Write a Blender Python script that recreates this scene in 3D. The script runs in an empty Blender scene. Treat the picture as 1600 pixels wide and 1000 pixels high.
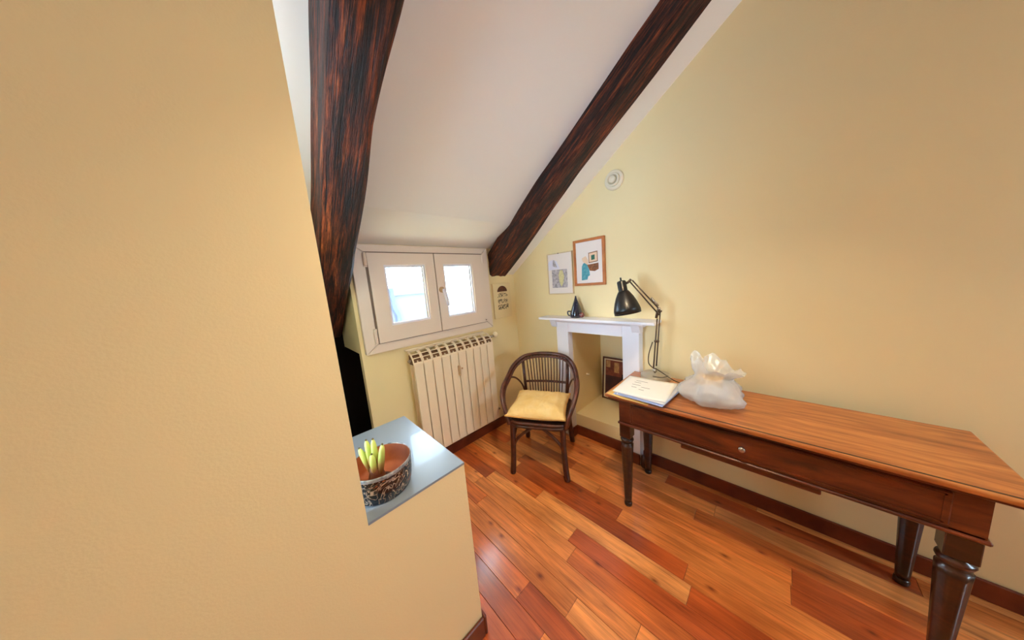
import bpy, bmesh, math, random
from mathutils import Vector, Matrix, noise
random.seed(7)
sc = bpy.context.scene
C = sc.collection
PI = math.pi

# ------------------------------------------------------------------ camera
FPX = 404.72
YAW, PIT, ROL = math.radians(43.776), math.radians(8.179), math.radians(-4.712)
Fv = Vector((math.sin(YAW)*math.cos(PIT), math.cos(YAW)*math.cos(PIT), -math.sin(PIT)))
r0 = Vector((math.cos(YAW), -math.sin(YAW), 0)); u0 = r0.cross(Fv)
Rv = math.cos(ROL)*r0 + math.sin(ROL)*u0
Uv = -math.sin(ROL)*r0 + math.cos(ROL)*u0
cam = bpy.data.objects.new('camera', bpy.data.cameras.new('camera'))
C.objects.link(cam)
cam.matrix_world = Matrix(((Rv.x, Uv.x, -Fv.x, 0), (Rv.y, Uv.y, -Fv.y, 0), (Rv.z, Uv.z, -Fv.z, 1.5), (0, 0, 0, 1)))
cam.data.sensor_width = 36; cam.data.lens = 36*FPX/1600; cam.data.clip_start = 0.02
sc.camera = cam

# ------------------------------------------------------------------ world, lights, exposure
w = bpy.data.worlds.new('sky'); sc.world = w; w.use_nodes = True
bg = w.node_tree.nodes['Background']
bg.inputs[0].default_value = (0.60, 0.82, 1.0, 1); bg.inputs[1].default_value = 20.0

def area(name, loc, rot, sx, sy, power, col, portal=False):
    l = bpy.data.lights.new(name, 'AREA'); l.shape = 'RECTANGLE'; l.size = sx; l.size_y = sy
    l.energy = power; l.color = col
    if portal: l.cycles.is_portal = True
    o = bpy.data.objects.new(name, l); C.objects.link(o); o.location = loc; o.rotation_euler = rot
    return o
area('window_daylight_portal', (1.07, 2.12, 1.46), (-PI/2, 0, 0), 1.0, 0.66, 1, (1, 1, 1), True)
area('added_bay_window_portal', (-0.53, 1.165, 1.555), (0, -PI/2, 0), 1.41, 0.51, 1, (1, 1, 1), True)  # unseen bay window, added to throw cool light on the fireplace wall
area('added_rear_window_portal', (1.2, -2.86, 1.6), (PI/2, 0, 0), 0.7, 0.7, 1, (1, 1, 1), True)  # unseen opening behind the camera, added as fill

sc.view_settings.view_transform = 'Standard'
sc.view_settings.look = 'None'
sc.view_settings.gamma = 1
sc.view_settings.use_curve_mapping = False
sc.view_settings.exposure = 0.52
sc.cycles.use_denoising = True
sc.cycles.max_bounces = 14; sc.cycles.diffuse_bounces = 8; sc.cycles.transparent_max_bounces = 12

# ------------------------------------------------------------------ materials
M = {}
def srgb(r, g, b):
    f = lambda c: (c/255/12.92) if c/255 <= 0.04045 else ((c/255+0.055)/1.055)**2.4
    return (f(r), f(g), f(b), 1)
def mat(name, col, rough=0.5, metal=0.0, spec=0.5, coat=0.0, bump=0.0, bscale=60, var=None, vscale=4, alpha=None, emis=None):
    m = bpy.data.materials.new(name); m.use_nodes = True; M[name] = m
    nt = m.node_tree; p = nt.nodes['Principled BSDF']
    p.inputs['Base Color'].default_value = col; p.inputs['Roughness'].default_value = rough
    p.inputs['Metallic'].default_value = metal; p.inputs['Specular IOR Level'].default_value = spec
    p.inputs['Coat Weight'].default_value = coat
    if emis: p.inputs['Emission Color'].default_value = emis[0]; p.inputs['Emission Strength'].default_value = emis[1]
    tc = nt.nodes.new('ShaderNodeTexCoord')
    if var:
        n = nt.nodes.new('ShaderNodeTexNoise'); n.inputs['Scale'].default_value = vscale; n.inputs['Detail'].default_value = 4
        nt.links.new(tc.outputs['Object'], n.inputs['Vector'])
        r = nt.nodes.new('ShaderNodeValToRGB'); r.color_ramp.elements[0].position = 0.3; r.color_ramp.elements[1].position = 0.7
        r.color_ramp.elements[0].color = var; r.color_ramp.elements[1].color = col
        nt.links.new(n.outputs['Fac'], r.inputs['Fac']); nt.links.new(r.outputs['Color'], p.inputs['Base Color'])
    if bump:
        n = nt.nodes.new('ShaderNodeTexNoise'); n.inputs['Scale'].default_value = bscale; n.inputs['Detail'].default_value = 3
        nt.links.new(tc.outputs['Object'], n.inputs['Vector'])
        b = nt.nodes.new('ShaderNodeBump'); b.inputs['Strength'].default_value = bump; b.inputs['Distance'].default_value = 0.01
        nt.links.new(n.outputs['Fac'], b.inputs['Height']); nt.links.new(b.outputs['Normal'], p.inputs['Normal'])
    return m
def ramp(nt, stops):
    r = nt.nodes.new('ShaderNodeValToRGB'); e = r.color_ramp.elements
    while len(e) < len(stops): e.new(0.5)
    for i, (p, c) in enumerate(stops): e[i].position = p; e[i].color = c
    return r
def stretched(nt, sx, sy, sz, scale, detail=6, rough=0.6, rnd=False, dist=0.0):
    tc = nt.nodes.new('ShaderNodeTexCoord'); mp = nt.nodes.new('ShaderNodeMapping'); mp.inputs['Scale'].default_value = (sx, sy, sz)
    nt.links.new(tc.outputs['Object'], mp.inputs['Vector'])
    if rnd:
        oi = nt.nodes.new('ShaderNodeObjectInfo'); mu = nt.nodes.new('ShaderNodeMath'); mu.operation = 'MULTIPLY'; mu.inputs[1].default_value = 50
        nt.links.new(oi.outputs['Random'], mu.inputs[0])
        cb = nt.nodes.new('ShaderNodeCombineXYZ')
        for k in range(3): nt.links.new(mu.outputs[0], cb.inputs[k])
        nt.links.new(cb.outputs[0], mp.inputs['Location'])
    n = nt.nodes.new('ShaderNodeTexNoise'); n.inputs['Scale'].default_value = scale; n.inputs['Detail'].default_value = detail
    n.inputs['Roughness'].default_value = rough; n.inputs['Distortion'].default_value = dist
    nt.links.new(mp.outputs[0], n.inputs['Vector'])
    return n, mp
def mixc(nt, typ, fac, a, b):
    x = nt.nodes.new('ShaderNodeMix'); x.data_type = 'RGBA'; x.blend_type = typ
    for sock, v in ((x.inputs[0], fac), (x.inputs[6], a), (x.inputs[7], b)):
        if hasattr(v, 'is_linked') or hasattr(v, 'links'): nt.links.new(v, sock)
        else: sock.default_value = v
    return x.outputs[2]

mat('cream_paint', srgb(238, 219, 171), 0.75, bump=0.05, bscale=160)
mat('ceiling_paint', srgb(238, 235, 232), 0.8, bump=0.08, bscale=6)
mat('mantel_paint', srgb(238, 236, 244), 0.45, bump=0.03, bscale=40)
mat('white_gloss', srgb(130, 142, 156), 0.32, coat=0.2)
mat('window_plastic', srgb(232, 216, 204), 0.38)
mat('bead_plastic', srgb(228, 226, 238), 0.35)
mat('gasket', srgb(120, 100, 88), 0.6)
mat('radiator_enamel', srgb(240, 222, 196), 0.35)
mat('slot_shade', srgb(120, 84, 54), 0.7)  # dark tone painting the shade inside the grille slots
mat('chrome', srgb(190, 180, 170), 0.25, metal=0.9)
mat('dark_void', srgb(26, 16, 11), 0.9)  # near-black, paints the unlit eaves dark; also under the planks
mat('baseboard_wood', srgb(122, 52, 26), 0.35, var=srgb(84, 30, 16), vscale=8, coat=0.2)
mat('rattan', srgb(92, 42, 23), 0.36, var=srgb(52, 21, 12), vscale=25, coat=0.15)
mat('rattan_weave', srgb(70, 34, 22), 0.5, bump=0.6, bscale=90, var=srgb(40, 18, 12), vscale=80)
mat('cushion_fabric', srgb(244, 212, 148), 0.95, bump=0.3, bscale=60, var=srgb(238, 196, 120), vscale=9)
mat('cushion_piping', srgb(206, 156, 84), 0.9)
mat('lamp_black', srgb(14, 13, 14), 0.38, coat=0.1)
mat('lamp_metal', srgb(92, 74, 60), 0.35, metal=0.7)
mat('lamp_base', srgb(176, 164, 142), 0.3, metal=0.3, coat=0.3)
mat('cable_black', srgb(22, 20, 18), 0.5)
mat('paper', srgb(246, 244, 240), 0.7)
mat('paper_blue', srgb(168, 186, 232), 0.7)
mat('paper_grey', srgb(214, 214, 222), 0.7)
mat('manila', srgb(228, 184, 104), 0.7)
mat('print_ink', srgb(120, 120, 130), 0.7)
mat('frame_oak', srgb(198, 122, 58), 0.5, var=srgb(174, 98, 42), vscale=20)
mat('frame_pale', srgb(214, 190, 152), 0.4)
mat('mat_board', srgb(238, 228, 222), 0.8)
mat('teal_ink', srgb(60, 140, 160), 0.8, var=srgb(100, 170, 180), vscale=60)
mat('green_ink', srgb(50, 100, 84), 0.8)
mat('brown_ink', srgb(160, 100, 58), 0.8, var=srgb(96, 62, 44), vscale=70)
mat('peach_ink', srgb(234, 202, 170), 0.8)
mat('grey_ink', srgb(206, 198, 204), 0.8, var=srgb(140, 134, 140), vscale=55)
mat('lilac_ink', srgb(226, 224, 240), 0.8)
mat('yellow_ink', srgb(228, 218, 160), 0.8, var=srgb(196, 190, 140), vscale=40)
mat('art_board', srgb(232, 212, 168), 0.8)
mat('art_brown', srgb(106, 54, 28), 0.8, var=srgb(70, 34, 20), vscale=50)
mat('art_dark', srgb(66, 48, 40), 0.8)
mat('painting_dark', srgb(84, 36, 24), 0.5, var=srgb(52, 20, 16), vscale=14)
mat('painting_red', srgb(150, 74, 44), 0.5, var=srgb(104, 44, 28), vscale=26)
mat('painting_ochre', srgb(206, 158, 96), 0.5, var=srgb(160, 108, 62), vscale=40)
mat('painting_black', srgb(40, 28, 22), 0.5)
mat('frame_brown', srgb(90, 48, 28), 0.4)
mat('frame_cream', srgb(226, 208, 172), 0.5)
mat('vase_glaze', srgb(38, 44, 66), 0.12, var=srgb(22, 24, 40), vscale=18, coat=0.8)
mat('vase_red', srgb(96, 46, 44), 0.15, coat=0.8)
mat('fixture_white', srgb(232, 220, 196), 0.5)
mat('terracotta', srgb(172, 96, 52), 0.6, var=srgb(132, 62, 30), vscale=12)
mat('soil', srgb(70, 38, 24), 0.95, bump=0.8, bscale=80)
mat('bulb_skin', srgb(128, 76, 38), 0.6, var=srgb(96, 44, 24), vscale=30)
def shoot_mat():
    m = bpy.data.materials.new('shoot_green'); m.use_nodes = True; M['shoot_green'] = m; nt = m.node_tree; p = nt.nodes['Principled BSDF']
    tc = nt.nodes.new('ShaderNodeTexCoord'); sp = nt.nodes.new('ShaderNodeSeparateXYZ'); nt.links.new(tc.outputs['Generated'], sp.inputs[0])
    r = ramp(nt, [(0.12, srgb(120, 66, 32)), (0.42, srgb(164, 124, 60)), (0.62, srgb(190, 198, 92)), (0.9, srgb(204, 216, 116))])
    nt.links.new(sp.outputs[2], r.inputs['Fac']); nt.links.new(r.outputs[0], p.inputs['Base Color']); p.inputs['Roughness'].default_value = 0.5
shoot_mat()
mat('shoot_tip', srgb(86, 72, 32), 0.6)
mat('stone_knob', srgb(60, 28, 20), 0.4)
mat('exterior_wall', srgb(78, 76, 80), 0.9, var=srgb(70, 70, 80), vscale=1.2)
mat('exterior_roof', srgb(84, 86, 90), 0.9)
mat('exterior_pipe', srgb(48, 52, 64), 0.8)
mat('meter_plastic', srgb(196, 160, 122), 0.5)

def glass_mat():
    m = bpy.data.materials.new('pane_glass'); m.use_nodes = True; M['pane_glass'] = m; nt = m.node_tree
    out = nt.nodes['Material Output']; nt.nodes.remove(nt.nodes['Principled BSDF'])
    t = nt.nodes.new('ShaderNodeBsdfTransparent'); g = nt.nodes.new('ShaderNodeBsdfGlossy'); g.inputs['Roughness'].default_value = 0.02
    x = nt.nodes.new('ShaderNodeMixShader'); x.inputs[0].default_value = 0.05
    t.inputs[0].default_value = (0.97, 0.98, 1, 1)
    nt.links.new(t.outputs[0], x.inputs[1]); nt.links.new(g.outputs[0], x.inputs[2]); nt.links.new(x.outputs[0], out.inputs[0])
glass_mat()
def bag_mat():
    m = bpy.data.materials.new('clear_plastic'); m.use_nodes = True; M['clear_plastic'] = m; nt = m.node_tree
    p = nt.nodes['Principled BSDF']; p.inputs['Base Color'].default_value = srgb(226, 228, 230); p.inputs['Roughness'].default_value = 0.25
    p.inputs['Alpha'].default_value = 0.5; p.inputs['Specular IOR Level'].default_value = 0.8
bag_mat()

def beam_mat():
    m = bpy.data.materials.new('beam_wood'); m.use_nodes = True; M['beam_wood'] = m; nt = m.node_tree; p = nt.nodes['Principled BSDF']
    n1, _ = stretched(nt, 8, 0.8, 8, 3.0, 9, 0.74, dist=0.25)       # broad patches of lifted bark
    n2, _ = stretched(nt, 30, 2.4, 30, 3.0, 8, 0.78, dist=0.15)     # fibres
    n3, _ = stretched(nt, 46, 1.1, 46, 3.0, 3, 0.6, dist=0.2)      # long cracks
    c1 = ramp(nt, [(0.38, srgb(22, 11, 8)), (0.48, srgb(84, 36, 18)), (0.57, srgb(150, 70, 32)), (0.68, srgb(216, 122, 60))])
    nt.links.new(n1.outputs['Fac'], c1.inputs['Fac'])
    c2 = ramp(nt, [(0.38, (0.06, 0.045, 0.04, 1)), (0.52, (0.66, 0.60, 0.56, 1)), (0.64, (1.3, 1.2, 1.1, 1))])
    nt.links.new(n2.outputs['Fac'], c2.inputs['Fac'])
    c3 = ramp(nt, [(0.40, (0.05, 0.04, 0.035, 1)), (0.46, (1, 1, 1, 1))])
    nt.links.new(n3.outputs['Fac'], c3.inputs['Fac'])
    o = mixc(nt, 'MULTIPLY', 1.0, c1.outputs[0], c2.outputs[0]); o = mixc(nt, 'MULTIPLY', 0.85, o, c3.outputs[0])
    nt.links.new(o, p.inputs['Base Color']); p.inputs['Roughness'].default_value = 0.65
    ad = nt.nodes.new('ShaderNodeMath'); ad.operation = 'ADD'; nt.links.new(n2.outputs['Fac'], ad.inputs[0]); nt.links.new(c3.outputs[0], ad.inputs[1])
    b = nt.nodes.new('ShaderNodeBump'); b.inputs['Strength'].default_value = 0.9; b.inputs['Distance'].default_value = 0.014
    nt.links.new(ad.outputs[0], b.inputs['Height']); nt.links.new(b.outputs[0], p.inputs['Normal'])
beam_mat()

def floor_mat():
    m = bpy.data.materials.new('plank_wood'); m.use_nodes = True; M['plank_wood'] = m; nt = m.node_tree; p = nt.nodes['Principled BSDF']
    oi = nt.nodes.new('ShaderNodeObjectInfo')
    n1, _ = stretched(nt, 14, 0.9, 1, 3.2, 6, 0.6, True, 0.8)
    n2, _ = stretched(nt, 70, 1.6, 1, 3.0, 3, 0.6, True)
    n3, _ = stretched(nt, 3, 1.2, 1, 2.0, 3, 0.5, True)
    c1 = ramp(nt, [(0.26, (0.48, 0.36, 0.30, 1)), (0.42, (0.92, 0.88, 0.86, 1)), (0.52, (1.06, 1.06, 1.06, 1)), (0.72, (1.35, 1.38, 1.42, 1))]); nt.links.new(n1.outputs['Fac'], c1.inputs['Fac'])
    c2 = ramp(nt, [(0.3, (0.84, 0.79, 0.76, 1)), (0.55, (1.06, 1.06, 1.06, 1))]); nt.links.new(n2.outputs['Fac'], c2.inputs['Fac'])
    c3 = ramp(nt, [(0.3, (0.62, 0.50, 0.42, 1)), (0.62, (1.22, 1.22, 1.22, 1))]); nt.links.new(n3.outputs['Fac'], c3.inputs['Fac'])
    o = mixc(nt, 'MULTIPLY', 1.0, oi.outputs['Color'], c1.outputs[0]); o = mixc(nt, 'MULTIPLY', 0.9, o, c2.outputs[0]); o = mixc(nt, 'MULTIPLY', 0.9, o, c3.outputs[0])
    # knots
    tc = nt.nodes.new('ShaderNodeTexCoord'); mp = nt.nodes.new('ShaderNodeMapping'); mp.inputs['Scale'].default_value = (9.5, 5.0, 1)
    nt.links.new(tc.outputs['Object'], mp.inputs['Vector'])
    v = nt.nodes.new('ShaderNodeTexVoronoi'); v.inputs['Scale'].default_value = 1.0; v.voronoi_dimensions = '2D'
    wob = nt.nodes.new('ShaderNodeMix'); wob.data_type = 'VECTOR'; wob.inputs[0].default_value = 0.12; nt.links.new(mp.outputs[0], wob.inputs[4]); nt.links.new(n1.outputs['Color'], wob.inputs[5]); nt.links.new(wob.outputs[1], v.inputs['Vector'])
    k = ramp(nt, [(0.02, (0.34, 0.22, 0.16, 1)), (0.07, (0.7, 0.6, 0.55, 1)), (0.14, (1, 1, 1, 1))]); nt.links.new(v.outputs['Distance'], k.inputs['Fac'])
    gate = nt.nodes.new('ShaderNodeMath'); gate.operation = 'GREATER_THAN'; gate.inputs[1].default_value = 0.80
    sep = nt.nodes.new('ShaderNodeSeparateColor'); nt.links.new(v.outputs['Color'], sep.inputs[0]); nt.links.new(sep.outputs[0], gate.inputs[0])
    o = mixc(nt, 'MULTIPLY', gate.outputs[0], o, k.outputs[0])
    nt.links.new(o, p.inputs['Base Color'])
    p.inputs['Roughness'].default_value = 0.34; p.inputs['Coat Weight'].default_value = 0.8; p.inputs['Coat Roughness'].default_value = 0.19; p.inputs['Coat IOR'].default_value = 1.75
    b = nt.nodes.new('ShaderNodeBump'); b.inputs['Strength'].default_value = 0.10; b.inputs['Distance'].default_value = 0.004
    nt.links.new(n2.outputs['Fac'], b.inputs['Height']); nt.links.new(b.outputs[0], p.inputs['Normal'])
floor_mat()
def desk_mat(name, dark, mid, light):
    m = bpy.data.materials.new(name); m.use_nodes = True; M[name] = m; nt = m.node_tree; p = nt.nodes['Principled BSDF']
    n1, _ = stretched(nt, 12, 1.2, 6, 3.0, 6, 0.6, False, 0.8)
    c1 = ramp(nt, [(0.3, dark), (0.5, mid), (0.72, light)]); nt.links.new(n1.outputs['Fac'], c1.inputs['Fac'])
    nt.links.new(c1.outputs[0], p.inputs['Base Color']); p.inputs['Roughness'].default_value = 0.3; p.inputs['Coat Weight'].default_value = 0.3
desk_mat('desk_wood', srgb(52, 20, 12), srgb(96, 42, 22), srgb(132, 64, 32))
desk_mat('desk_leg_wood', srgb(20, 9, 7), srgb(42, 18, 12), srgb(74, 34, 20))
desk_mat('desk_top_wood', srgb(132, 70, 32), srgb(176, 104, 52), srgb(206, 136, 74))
def pot_mat():
    m = bpy.data.materials.new('pot_pattern'); m.use_nodes = True; M['pot_pattern'] = m; nt = m.node_tree; p = nt.nodes['Principled BSDF']
    tc = nt.nodes.new('ShaderNodeTexCoord')
    n = nt.nodes.new('ShaderNodeTexNoise'); n.inputs['Scale'].default_value = 17; n.inputs['Detail'].default_value = 2; n.inputs['Distortion'].default_value = 2.6
    nt.links.new(tc.outputs['Object'], n.inputs['Vector'])
    c = ramp(nt, [(0.47, srgb(16, 16, 22)), (0.505, srgb(196, 166, 142)), (0.54, srgb(18, 17, 23)), (0.66, srgb(24, 20, 24)), (0.70, srgb(196, 112, 66))])
    nt.links.new(n.outputs['Fac'], c.inputs['Fac'])
    nt.links.new(c.outputs[0], p.inputs['Base Color']); p.inputs['Roughness'].default_value = 0.25; p.inputs['Coat Weight'].default_value = 0.4
pot_mat()
mat('pot_band', srgb(176, 176, 178), 0.3, var=srgb(70, 72, 84), vscale=60, coat=0.4)

# ------------------------------------------------------------------ mesh helpers (vertices given in world coordinates)
ORG = {}
def link(o, parent):
    C.objects.link(o)
    if parent is not None: o.parent = parent
def root_origin(parent):
    while parent is not None and parent.parent is not None: parent = parent.parent
    return ORG.get(parent.name, Vector((0, 0, 0))) if parent is not None else Vector((0, 0, 0))
def obj(name, bm, m, parent=None, smooth=False, xf=None, origin=None):
    org = root_origin(parent) if origin is None else Vector(origin)
    for v in bm.verts:
        if xf: v.co = xf(v.co)
        v.co -= org
    bmesh.ops.recalc_face_normals(bm, faces=bm.faces)
    me = bpy.data.meshes.new(name); bm.to_mesh(me); bm.free()
    if smooth:
        for p in me.polygons: p.use_smooth = True
    me.materials.append(M[m])
    o = bpy.data.objects.new(name, me); link(o, parent)
    if parent is None and origin is not None:
        o.location = org; ORG[o.name] = org
    return o
def tag(o, label, cat, group=None):
    o['label'] = label; o['category'] = cat
    if group: o['group'] = group
    return o
def thing(name, loc, label, cat, group=None):
    o = bpy.data.objects.new(name, None); C.objects.link(o); o.location = loc; o.empty_display_size = 0.05
    ORG[o.name] = Vector(loc); return tag(o, label, cat, group)
def struct(o): o['kind'] = 'structure'; return o
def sroot(name, loc=(0, 0, 0)):
    o = bpy.data.objects.new(name, None); C.objects.link(o); o.location = loc; ORG[o.name] = Vector(loc); return struct(o)
def B(): return bmesh.new()
def box(bm, x0, x1, y0, y1, z0, z1, bev=0.0, seg=1):
    vs = [bm.verts.new((x, y, z)) for x in (x0, x1) for y in (y0, y1) for z in (z0, z1)]
    fs = [(0, 1, 3, 2), (4, 6, 7, 5), (0, 4, 5, 1), (2, 3, 7, 6), (0, 2, 6, 4), (1, 5, 7, 3)]
    faces = [bm.faces.new([vs[i] for i in f]) for f in fs]
    if bev > 0:
        es = list({e for f in faces for e in f.edges})
        bmesh.ops.bevel(bm, geom=es, offset=bev, segments=seg, affect='EDGES', profile=0.5)
    return bm
def prism(bm, pts, axis, a0, a1):
    """polygon pts (2d) extruded along axis; pts are the two other coords in xyz order"""
    def mk(p, a):
        return {0: (a, p[0], p[1]), 1: (p[0], a, p[1]), 2: (p[0], p[1], a)}[axis]
    A = [bm.verts.new(mk(p, a0)) for p in pts]; Bv = [bm.verts.new(mk(p, a1)) for p in pts]
    n = len(pts); bm.faces.new(A); bm.faces.new(Bv[::-1])
    for i in range(n): bm.faces.new((A[i], A[(i+1) % n], Bv[(i+1) % n], Bv[i]))
    return bm
def catmull(P, n=6, closed=False):
    P = [Vector(p) for p in P]; out = []; N = len(P); rng = N if closed else N-1
    g = (lambda i: P[i % N]) if closed else (lambda i: P[max(0, min(N-1, i))])
    for i in range(rng):
        a, b, c, d = g(i-1), g(i), g(i+1), g(i+2)
        for k in range(n):
            t = k/n
            out.append(0.5*((2*b)+(c-a)*t+(2*a-5*b+4*c-d)*t*t+(3*b-a-3*c+d)*t**3))
    if not closed: out.append(P[-1])
    return out
def tube(bm, pts, r, seg=8, closed=False, cap=True):
    pts = [Vector(p) for p in pts]; N = len(pts)
    rad = r if callable(r) else (lambda t: r)
    rings = []; up = None
    for i, p in enumerate(pts):
        if closed: t = pts[(i+1) % N]-pts[i-1]
        else: t = pts[min(i+1, N-1)]-pts[max(i-1, 0)]
        t.normalize()
        if up is None:
            up = Vector((0, 0, 1)) if abs(t.z) < 0.9 else Vector((1, 0, 0))
        s = t.cross(up).normalized(); up = s.cross(t).normalized()
        rr = rad(i/max(1, N-1))
        rings.append([bm.verts.new(p+rr*(math.cos(2*PI*k/seg)*s+math.sin(2*PI*k/seg)*up)) for k in range(seg)])
    M_ = N if closed else N-1
    for i in range(M_):
        a, b = rings[i], rings[(i+1) % N]
        for k in range(seg): bm.faces.new((a[k], a[(k+1) % seg], b[(k+1) % seg], b[k]))
    if cap and not closed:
        bm.faces.new(rings[0][::-1]); bm.faces.new(rings[-1])
    return bm
def lathe(bm, prof, cx, cy, seg=24, axis=None, origin=None, capb=True, capt=True):
    """profile (r, h); axis = direction (default z) from origin"""
    if axis is None: ax, o = Vector((0, 0, 1)), Vector((cx, cy, 0))
    else: ax, o = Vector(axis).normalized(), Vector(origin)
    s = ax.orthogonal().normalized(); t = ax.cross(s)
    rings = [[bm.verts.new(o+ax*h+r*(math.cos(2*PI*k/seg)*s+math.sin(2*PI*k/seg)*t)) for k in range(seg)] for r, h in prof]
    for a, b in zip(rings, rings[1:]):
        for k in range(seg): bm.faces.new((a[k], a[(k+1) % seg], b[(k+1) % seg], b[k]))
    if capb: bm.faces.new(rings[0][::-1])
    if capt: bm.faces.new(rings[-1])
    return bm
def ball(bm, c, r, sx=1, sy=1, sz=1, u=14, v=9):
    mtx = Matrix.Translation(c) @ Matrix.Diagonal((sx, sy, sz, 1))
    bmesh.ops.create_uvsphere(bm, u_segments=u, v_segments=v, radius=r, matrix=mtx); return bm

# ------------------------------------------------------------------ constants of the place
XB, YA = 2.014, 2.023                      # fireplace wall, window wall
SL = 0.687                                 # roof slope dz/dy
SLA = math.atan(SL)
def zs(y, off=0.0): return 1.592+off+SL*(2.013-y)   # underside of the slope beside the fireplace wall
UP = 0.15                                  # the field between the beams lies higher
YRIDGE, YREAR, XLEFT = -1.0, -2.8, -2.2
zr = zs(YRIDGE); zrear = 2.42

# ------------------------------------------------------------------ floor of single planks
floor = sroot('floor')
PITCH = 0.1008; X0 = 1.057
tints = [(214, 132, 68), (206, 120, 58), (196, 104, 46), (220, 142, 78), (172, 80, 34), (210, 126, 62), (222, 148, 84)]
joints = {0.855: [1.405, 0.35, -0.6], 1.057: [1.55, 0.79, 0.0], 1.36: [1.5, 0.64, -0.3], 0.65: [1.4, 0.815, 0.1, -0.7], 1.46: [1.75, 0.834, -0.1],
          1.863: [1.3, 0.51, -0.5], 0.552: [1.6, 0.64, -0.4], 1.66: [1.456, 0.3, -0.5]}
rng = random.Random(11)
def plank(x0, x1, y0, y1, tint):
    bm = B(); g = 0.0006; x0 += g; x1 -= g; y0 += g; y1 -= g; c = 0.0012; z = 0.0; zb = -0.016
    lo = [bm.verts.new(p) for p in ((x0, y0, zb), (x1, y0, zb), (x1, y1, zb), (x0, y1, zb))]
    mi = [bm.verts.new(p) for p in ((x0, y0, z-c), (x1, y0, z-c), (x1, y1, z-c), (x0, y1, z-c))]
    hi = [bm.verts.new(p) for p in ((x0+c, y0+c, z), (x1-c, y0+c, z), (x1-c, y1-c, z), (x0+c, y1-c, z))]
    bm.faces.new(hi); bm.faces.new(lo[::-1])
    for a, b in ((lo, mi), (mi, hi)):
        for k in range(4): bm.faces.new((a[k], a[(k+1) % 4], b[(k+1) % 4], b[k]))
    o = obj('plank', bm, 'plank_wood', floor); o.color = srgb(*tint)
for k in range(-33, 11):
    xa = X0+PITCH*k; xb = xa+PITCH
    if xb < XLEFT: continue
    xa = max(xa, XLEFT-0.05); xb = min(xb, XB+0.06)
    if xb-xa < 0.02: continue
    y_hi = YA+0.06
    js = None
    for kx, v in joints.items():
        if abs(kx-xa) < 0.03: js = list(v)
    if js is None:
        js = []; y = y_hi-rng.uniform(0.25, 1.0)
        while y > YREAR+0.3: js.append(y); y -= rng.uniform(0.55, 1.25)
    else:
        y = js[-1]-rng.uniform(0.7, 1.2)
        while y > YREAR+0.3: js.append(y); y -= rng.uniform(0.7, 1.25)
    ys = [y_hi]+js+[YREAR-0.05]
    last = None
    for a, b in zip(ys, ys[1:]):
        t = rng.choice([q for q in tints if q != last]); last = t
        plank(xa, xb, b, a, t)
sub = B(); box(sub, XLEFT-0.1, 2.6, YREAR-0.1, 3.2, -0.08, -0.017); obj('subfloor', sub, 'dark_void', floor)

# ------------------------------------------------------------------ walls and ceiling
T = 0.1
bm = B()   # fireplace wall with the niche
prism(bm, [(1.314, 0), (2.12, 0), (2.12, zs(2.12)+0.3), (1.314, zs(1.314)+0.3)], 0, XB, XB+T)
prism(bm, [(0.825, 1.025), (1.314, 1.025), (1.314, zs(1.314)+0.3), (0.825, zs(0.825)+0.3)], 0, XB, XB+T)
prism(bm, [(YREAR-T, 0), (0.825, 0), (0.825, zs(0.825)+0.3), (YRIDGE, zr+0.3), (YREAR-T, zrear+0.3)], 0, XB, XB+T)
box(bm, XB+T, 2.60, 1.314, 1.36, 0, 1.1)          # niche sides, back, top
box(bm, XB+T, 2.60, 0.78, 0.825, 0, 1.1)
box(bm, 2.54, 2.60, 0.825, 1.314, 0, 1.1)
box(bm, XB+T, 2.54, 0.825, 1.314, 1.025, 1.1)
box(bm, XB+0.001, 2.54, 0.825, 1.314, 0, 0.205)   # raised hearth
struct(obj('wall_right', bm, 'cream_paint'))

bm = B()   # window wall: thin panel under the window, cheek and frame of the dormer
TA = 0.06
box(bm, 0.455, XB+T, YA, YA+TA, 0, 1.14)
box(bm, 1.575, XB+T, YA, YA+0.2, 1.14, 1.79)
box(bm, 0.455, 0.56, YA, YA+TA, 1.14, 1.79)
box(bm, 0.455, XB+T, YA, YA+0.2, 1.79, 2.15)
box(bm, 0.455, 0.49, YA+TA, YA+0.5, 1.085, 1.79)    # cheek going back beside the window
box(bm, 0.49, 1.62, YA+TA, YA+0.3, 1.06, 1.09)      # outer sill slab
struct(obj('wall_window', bm, 'cream_paint'))
bm = B()   # eaves space behind the thin panel; near-black colour stands in for its shade
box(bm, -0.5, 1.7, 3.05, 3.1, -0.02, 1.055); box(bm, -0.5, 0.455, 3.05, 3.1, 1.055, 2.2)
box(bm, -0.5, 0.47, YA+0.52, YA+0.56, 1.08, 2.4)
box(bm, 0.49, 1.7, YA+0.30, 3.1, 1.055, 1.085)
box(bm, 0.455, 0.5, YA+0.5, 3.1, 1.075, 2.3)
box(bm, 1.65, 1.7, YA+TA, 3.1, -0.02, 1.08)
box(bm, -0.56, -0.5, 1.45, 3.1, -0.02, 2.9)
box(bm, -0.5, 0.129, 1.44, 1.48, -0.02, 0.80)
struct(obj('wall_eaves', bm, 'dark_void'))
struct(obj('floor_eaves', box(B(), -0.5, 1.7, YA+0.06, 3.1, -0.02, -0.002), 'dark_void'))

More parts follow.
